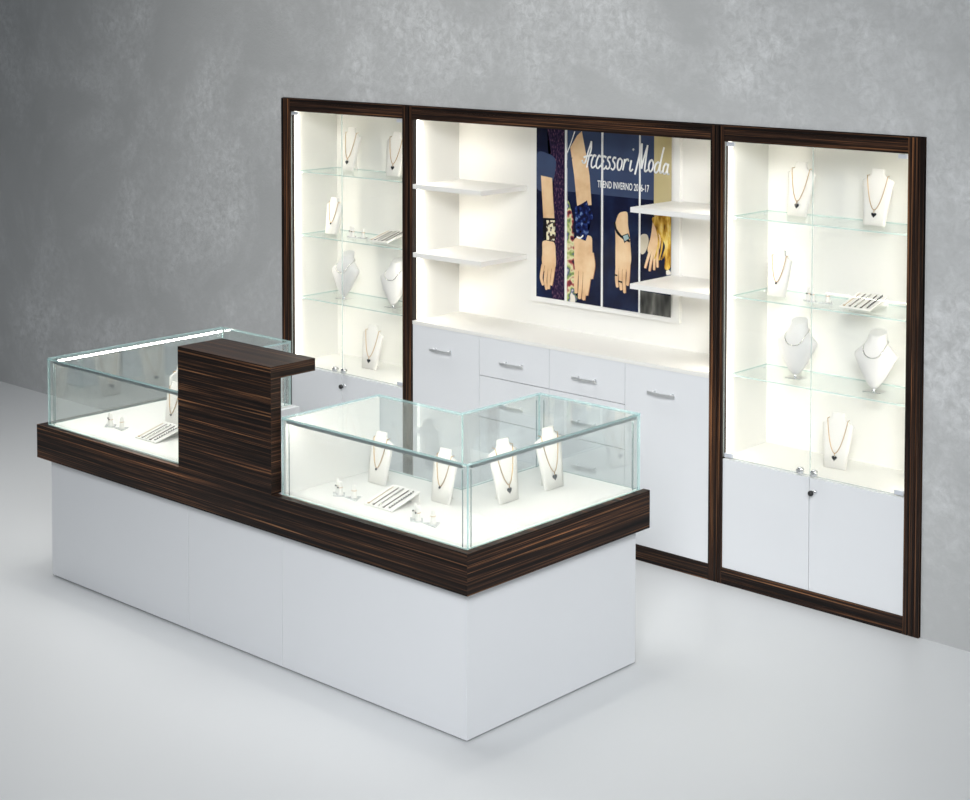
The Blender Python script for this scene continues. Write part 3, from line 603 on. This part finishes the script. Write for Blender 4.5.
def chain_meshes(h, sw, nw, top, low, dome, heart):
    n = 28; pts = []
    for k in range(n+1):
        s = -1+2*k/n; u = top*s; e = abs(s)
        v = low*h+(.875-low)*h*(.45*e**1.6+.55*(math.cosh(2.1*e)-1)/(math.cosh(2.1)-1))
        pts.append(lean(u, v, dome(u, v)+.0022))
    pts = [lean(-top*.98, .89*h, -.008)]+pts+[lean(top*.98, .89*h, -.008)]
    bm = BM(); tube(bm, pts, .0017, 6); ch = to_mesh(bm, 'chain', M['gold'])
    bm = BM()
    if heart:
        v0 = (low-.085)*h; r = .0125; out = []
        for k in range(28):
            a_ = 2*PI*k/28; hx_ = 16*math.sin(a_)**3; hy = 13*math.cos(a_)-5*math.cos(2*a_)-2*math.cos(3*a_)-math.cos(4*a_); out.append((hx_*r/16, hy*r/16))
        d0 = .0105
        for lo_, hi_ in (((1.0, d0), (1.0, d0+.003)), ((1.0, d0+.003), (.62, d0+.0065))):
            A = [bm.verts.new(lean(x*lo_[0], v0+y*lo_[0], lo_[1])) for x, y in out]; B = [bm.verts.new(lean(x*hi_[0], v0+y*hi_[0], hi_[1])) for x, y in out]
            for i in range(28): bm.faces.new((A[i], A[(i+1) % 28], B[(i+1) % 28], B[i]))
        bm.faces.new(B)
        bmesh.ops.remove_doubles(bm, verts=bm.verts, dist=1e-6)
        tube(bm, [lean(0, v0+.009, .0125), lean(0, low*h-.001, .0125)], .0018, 6, mi=1)
    else:
        c = lean(0, low*h-.004, .0145)
        bmesh.ops.create_uvsphere(bm, u_segments=12, v_segments=8, radius=.0052, matrix=Matrix.Translation(c))
        for f in bm.faces: f.smooth = True
        tube(bm, [c+Vector((0, 0, .003)), lean(0, low*h+.002, .0125)], .0014, 6, mi=1)
    return ch, to_mesh(bm, 'pendant', [M['onyx'], M['gold']]), None
KIND = {}
for key, h, bw, sw, nw, top, low, heart in (('heart', .243, .103, .150, .062, .050, .27, True), ('bead', .207, .092, .122, .056, .038, .30, False)):
    body, strut, dome = stand_meshes(h, bw, sw, nw); ch, pe, _ = chain_meshes(h, sw, nw, top, low, dome, heart)
    KIND[key] = (body, strut, ch, pe)
def necklace_stand(key, x, y, z, rot, stand_label, neck_label, kids=True):
    body, strut, ch, pe = KIND[key]
    s = thing('necklace_stand', stand_label, 'necklace stand', (x, y, z), rot, 'white necklace stands')
    add('stand_body', body, parent=s); add('strut', strut, parent=s)
    n = thing('necklace', neck_label, 'necklace', (x, y, z), rot, 'gold necklaces')
    add('chain', ch, parent=n); add('heart_pendant' if key == 'heart' else 'bead_pendant', pe, parent=n, label='black heart pendant' if key == 'heart' else 'small dark bead pendant')

def bust_meshes():
    """solid neck-and-shoulders bust narrowing to a small chrome foot"""
    bm = BM(); n = 28; rings = []
    # height, half width, half depth, centre y, forward bulge
    secs = [(.014, .010, .009, .0), (.030, .028, .019, .001), (.056, .047, .028, .003), (.096, .070, .036, .006), (.136, .090, .041, .012), (.160, .098, .042, .016), (.174, .096, .041, .019), (.186, .082, .040, .022), (.198, .060, .038, .025), (.208, .050, .038, .028), (.222, .043, .036, .032), (.240, .040, .034, .037), (.253, .039, .032, .040)]
    for h, a_, b_, c in secs:
        ring = []
        for j in range(n):
            t_ = 2*PI*j/n; u = math.cos(t_); w = math.sin(t_)
            tilt = .012*w if h > .23 else (.004*w if h > .215 else 0)
            shoulder = -.010*abs(u)**3 if .15 < h < .19 else 0
            ring.append(bm.verts.new((a_*u, c+b_*w*(1.0 if w < 0 else .7), h+tilt+shoulder)))
        rings.append(ring)
    for A, B in zip(rings, rings[1:]):
        for j in range(n):
            f = bm.faces.new((A[j], A[(j+1) % n], B[(j+1) % n], B[j])); f.smooth = True
    bm.faces.new(rings[0]); bm.faces.new(rings[-1])
    body = to_mesh(bm, 'bust_body', M['bust'])
    bm = BM(); bx(bm, -.042, .042, -.028, .028, 0, .003, bevel=.0008); lathe(bm, [(.009, .003), (.0065, .008), (.006, .024)], 16)
    foot = to_mesh(bm, 'bust_foot', M['chrome'])
    def sec(h):
        for p, q in zip(secs, secs[1:]):
            if p[0] <= h <= q[0]:
                t_ = (h-p[0])/(q[0]-p[0]); return [p[i]+(q[i]-p[i])*t_ for i in (1, 2, 3)]
    bm = BM(); pts = []
    for j in range(48):
        t_ = 2*PI*j/48; fr = math.cos(t_); x = .0475*math.sin(t_)
        h = .150+(.210-.150)*(1-fr)**1.2 if fr > 0 else .210+.010*(-fr)
        a_, b_, c = sec(h); k = math.sqrt(max(0, 1-(x/(a_+.002))**2))
        y = c-(b_*k+.0025) if fr > 0 else c+(b_*.7*k+.0025)
        if abs(fr) < .25: y = c+(-1 if fr > 0 else .7)*(b_*k+.0025)*min(1, abs(fr)/.25+.05)
        pts.append((x*(1.04), y, h))
    pts = [tuple((pts[i-1][q]+2*pts[i][q]+pts[(i+1) % 48][q])/4 for q in range(3)) for i in range(48)]
    tube(bm, pts, .0024, 8, closed=True); ck = to_mesh(bm, 'choker', M['silver'])
    return body, foot, ck
BUST = bust_meshes()
def bust(x, y, z, rot, lab, lab2):
    b_, f_, c_ = BUST
    s = thing('necklace_bust', lab, 'bust', (x, y, z), rot, 'white necklace busts'); add('bust_body', b_, parent=s); add('bust_foot', f_, parent=s, label='chrome foot plate')
    o = add('choker_necklace', c_, loc=(x, y, z), rotz=rot); tag(o, lab2, 'necklace', 'silver chokers')

def cone_mesh(x, y, hgt):
    bm = BM(); lathe(bm, [(.0125, 0), (.0115, .006), (.0085, hgt*.45), (.0075, hgt*.8), (.0062, hgt*.93), (.003, hgt)], 18, (x, y, .004)); return to_mesh(bm, 'ring_cone', M['stand'])
def base_mesh(poly):
    bm = BM(); prism(bm, poly, 0, .004); return to_mesh(bm, 'ring_base', M['plate'])
PAIR = (base_mesh([(-.038, 0), (0, -.030), (.038, 0), (0, .030)]), cone_mesh(-.014, .006, .056), cone_mesh(.014, -.004, .056))
SOLO = (base_mesh([(-.036, -.018), (.036, -.018), (.0, .034)]), cone_mesh(0, 0, .052))
def ring_mesh(stone):
    bm = BM(); tube(bm, [(.0092*math.cos(2*PI*k/24), .0092*math.sin(2*PI*k/24), 0) for k in range(24)], .0013, 8, closed=True)
    if stone: bmesh.ops.create_icosphere(bm, subdivisions=1, radius=.0042, matrix=Matrix.Translation((0, -.0115, .001)))
    for f in bm.faces:
        if stone and f.calc_center_median().y < -.0085: f.material_index = 1
    return to_mesh(bm, 'ring', [M['gold'], M['onyx']])
RING = {True: ring_mesh(True), False: ring_mesh(False)}
def rings_at(x, y, z, rot, where):
    s = thing('ring_stand', 'white ring stand with two cones, '+where, 'ring stand', (x, y, z), rot, 'ring stands')
    add('ring_base', PAIR[0], parent=s); add('ring_cone', PAIR[1], parent=s); add('ring_cone', PAIR[2], parent=s)
    s2x, s2y = x+.082*math.cos(rot)-.012*math.sin(rot), y+.082*math.sin(rot)+.012*math.cos(rot)
    s2 = thing('ring_stand', 'white ring stand with a single cone, '+where, 'ring stand', (s2x, s2y, z), rot, 'ring stands')
    add('ring_base', SOLO[0], parent=s2); add('ring_cone', SOLO[1], parent=s2)
    for k, (dx, dy, st, lab) in enumerate(((-.014, .006, True, 'gold ring with dark stone, left cone of the pair, '), (.014, -.004, True, 'gold ring with dark stone, right cone of the pair, '))):
        wx, wy = x+dx*math.cos(rot)-dy*math.sin(rot), y+dx*math.sin(rot)+dy*math.cos(rot)
        o = add('ring', RING[st], loc=(wx, wy, z+.034), rotz=rot); tag(o, lab+where, 'ring', 'gold rings')
    o = add('ring', RING[False], loc=(s2x, s2y, z+.033), rotz=rot); tag(o, 'plain gold ring on the single cone, '+where, 'ring', 'gold rings')

RW, RD, RH = .150, .150, .046
bm = BM(); prism(bm, [(0, 0), (RD, RH-.0055), (RD, 0), (RD+.005, 0), (RD+.005, RH), (0, .006)], -RW/2, RW/2, axis='x'); RAMP = to_mesh(bm, 'bracelet_ramp', M['stand'])
def slope(d): return .0062+(RH-.0062)*d/RD
def bracelet_mesh(kind):
    bm = BM(); r = {0: .0012, 1: .0018, 2: .0034, 3: .0022, 4: .0012}[kind]
    pts = [(0, d, slope(d)+r*.9) for d in [.010+.128*k/16 for k in range(17)]]
    tube(bm, pts, r, 6)
    if kind == 4:
        for k in range(11):
            d = .012+.0124*k; bmesh.ops.create_icosphere(bm, subdivisions=1, radius=.0042, matrix=Matrix.Translation((0, d, slope(d)+.004)))
    else:
        bx(bm, -.004, .004, .004, .011, slope(.007), slope(.007)+.004)
    return to_mesh(bm, 'bracelet', {0: M['gold'], 1: M['leather'], 2: M['silver'], 3: M['leather'], 4: M['onyx']}[kind])
BR = [bracelet_mesh(k) for k in range(5)]
BN = ['thin gold bracelet, leftmost on the white ramp, ', 'slim dark bracelet, second from left on the white ramp, ', 'wide silver bracelet in the middle of the white ramp, ', 'brown bracelet, second from right on the white ramp, ', 'black beaded bracelet, rightmost on the white ramp, ']
def ramp(x, y, z, rot, where):
    o = add('bracelet_ramp', RAMP, loc=(x, y, z), rotz=rot); tag(o, 'white sloping bracelet ramp, '+where, 'bracelet stand', 'bracelet ramps')
    for k in range(5):
        dx = -.056+.028*k
        b_ = add('bracelet', BR[k], loc=(x+dx*math.cos(rot), y+dx*math.sin(rot), z), rotz=rot); tag(b_, BN[k]+where, 'bracelet', 'bracelets on ramps')

E3 = .0004
for ux, cab in ((0, 'left cabinet'), (2.986, 'right cabinet')):
    def place(key, x, y, z, where, r=0):
        nm = 'gold necklace with black heart' if key == 'heart' else 'gold necklace with small bead'
        necklace_stand(key, x+ux, y, z+E3, r, 'white necklace stand '+where, nm+', '+where)
    place('heart', .272, .255, 1.66, 'on the left of the top shelf, '+cab, -.10); place('heart', .692, .208, 1.66, 'on the right of the top shelf, '+cab)
    place('bead', .214, .182, 1.30, 'on the second shelf, '+cab); place('heart', .523, .184, .575, 'on the white deck above the doors, '+cab, .05)
    rings_at(.400+ux, .168, 1.30+E3, 0, 'second shelf, '+cab); ramp(.642+ux, .138, 1.30+E3, 0, 'second shelf, '+cab)
    for bxx, sd in ((.316, 'left'), (.714, 'right')):
        bust(bxx+ux, .185, .945+E3, (.10 if sd == 'left' else .12), 'white bust, '+sd+' one on the third shelf, '+cab, 'silver choker around the '+sd+' bust on the third shelf, '+cab)
cz = ZD+E3
# right case
def case_stand(key, x, y, rot, where):
    nm = 'gold necklace with black heart' if key == 'heart' else 'gold necklace with small bead'
    necklace_stand(key, x, y, cz, rot, 'white necklace stand '+where, nm+', on stand '+where)
case_stand('bead', 2.498, -1.61, 0, 'facing front nearest the raised shelf, right showcase'); case_stand('bead', 2.866, -1.622, 0, 'facing front near the corner, right showcase')
case_stand('heart', 3.054, -1.44, PI/2, 'facing the end glass near front, right showcase'); case_stand('heart', 3.066, -1.187, PI/2, 'facing the end glass farther back, right showcase')
rings_at(2.500, -1.815, cz, -.1, 'near the raised shelf, right showcase'); ramp(2.742, -1.838, cz, 0, 'right showcase')
rings_at(2.958, -1.842, cz, -.1, 'by the front corner, right showcase')
# left case
case_stand('bead', 1.532, -1.61, 0, 'facing front by the raised shelf, left showcase'); case_stand('bead', 1.164, -1.622, 0, 'facing front near the middle, left showcase')
case_stand('heart', .976, -1.44, -PI/2, 'facing the end glass near front, left showcase'); case_stand('heart', .964, -1.187, -PI/2, 'facing the end glass farther back, left showcase')
rings_at(.935, -1.790, cz, -.1, 'left showcase'); ramp(1.265, -1.838, cz, 0, 'left showcase')

# ------------------------------------------------------------------ light
w = bpy.data.worlds.new('studio'); sc.world = w; w.use_nodes = True
bgn = w.node_tree.nodes['Background']; bgn.inputs[0].default_value = (.86, .93, 1.0, 1); bgn.inputs[1].default_value = .16
def area(name, loc, target, sx, sy, power, col):
    l = bpy.data.lights.new(name, 'AREA'); l.shape = 'RECTANGLE'; l.size = sx; l.size_y = sy; l.energy = power; l.color = col
    o = bpy.data.objects.new(name, l); COL.objects.link(o); o.location = loc
    o.rotation_euler = (Vector(target)-Vector(loc)).to_track_quat('-Z', 'Y').to_euler(); return o
area('ceiling_softbox', (0.9, -1.5, 4.7), (0.9, -1.5, 0), 4.0, 1.8, 52, (1.0, .99, .97)).data.spread = math.radians(105)
area('side_softbox', (7.3, -6.2, 4.3), (2.8, -.8, .8), 2.6, 2.0, 66, (.97, .985, 1.0)).data.spread = math.radians(60)  # fill light added at front right to brighten the counter panels and doors

# ------------------------------------------------------------------ camera
f, px, py = 1701.4872, 533.2709, 76.2466
yaw, pitch, roll = math.radians(41.5654), math.radians(2.6466), math.radians(.1092)
fw = Vector((-math.sin(yaw)*math.cos(pitch), math.cos(yaw)*math.cos(pitch), -math.sin(pitch))); rt = Vector((math.cos(yaw), math.sin(yaw), 0)); up = rt.cross(fw)
rt, up = rt*math.cos(roll)+up*math.sin(roll), up*math.cos(roll)-rt*math.sin(roll)
cd = bpy.data.cameras.new('camera'); cam = bpy.data.objects.new('camera', cd); COL.objects.link(cam)
m4 = Matrix((rt, up, -fw)).transposed().to_4x4(); m4.translation = (7.4151, -6.2198, 2.6375); cam.matrix_world = m4
cd.sensor_fit = 'HORIZONTAL'; cd.sensor_width = 36; cd.lens = 36*f/970; cd.shift_x = -(px-485)/970; cd.shift_y = -(400-py)/970
cd.clip_end = 60
sc.camera = cam
sc.cycles.transparent_max_bounces = 40; sc.cycles.max_bounces = 12; sc.cycles.sample_clamp_indirect = 6
sc.view_settings.view_transform = 'Standard'; sc.view_settings.look = 'None'; sc.view_settings.gamma = 1; sc.view_settings.exposure = 0
try: sc.view_settings.use_curve_mapping = False
except Exception: pass
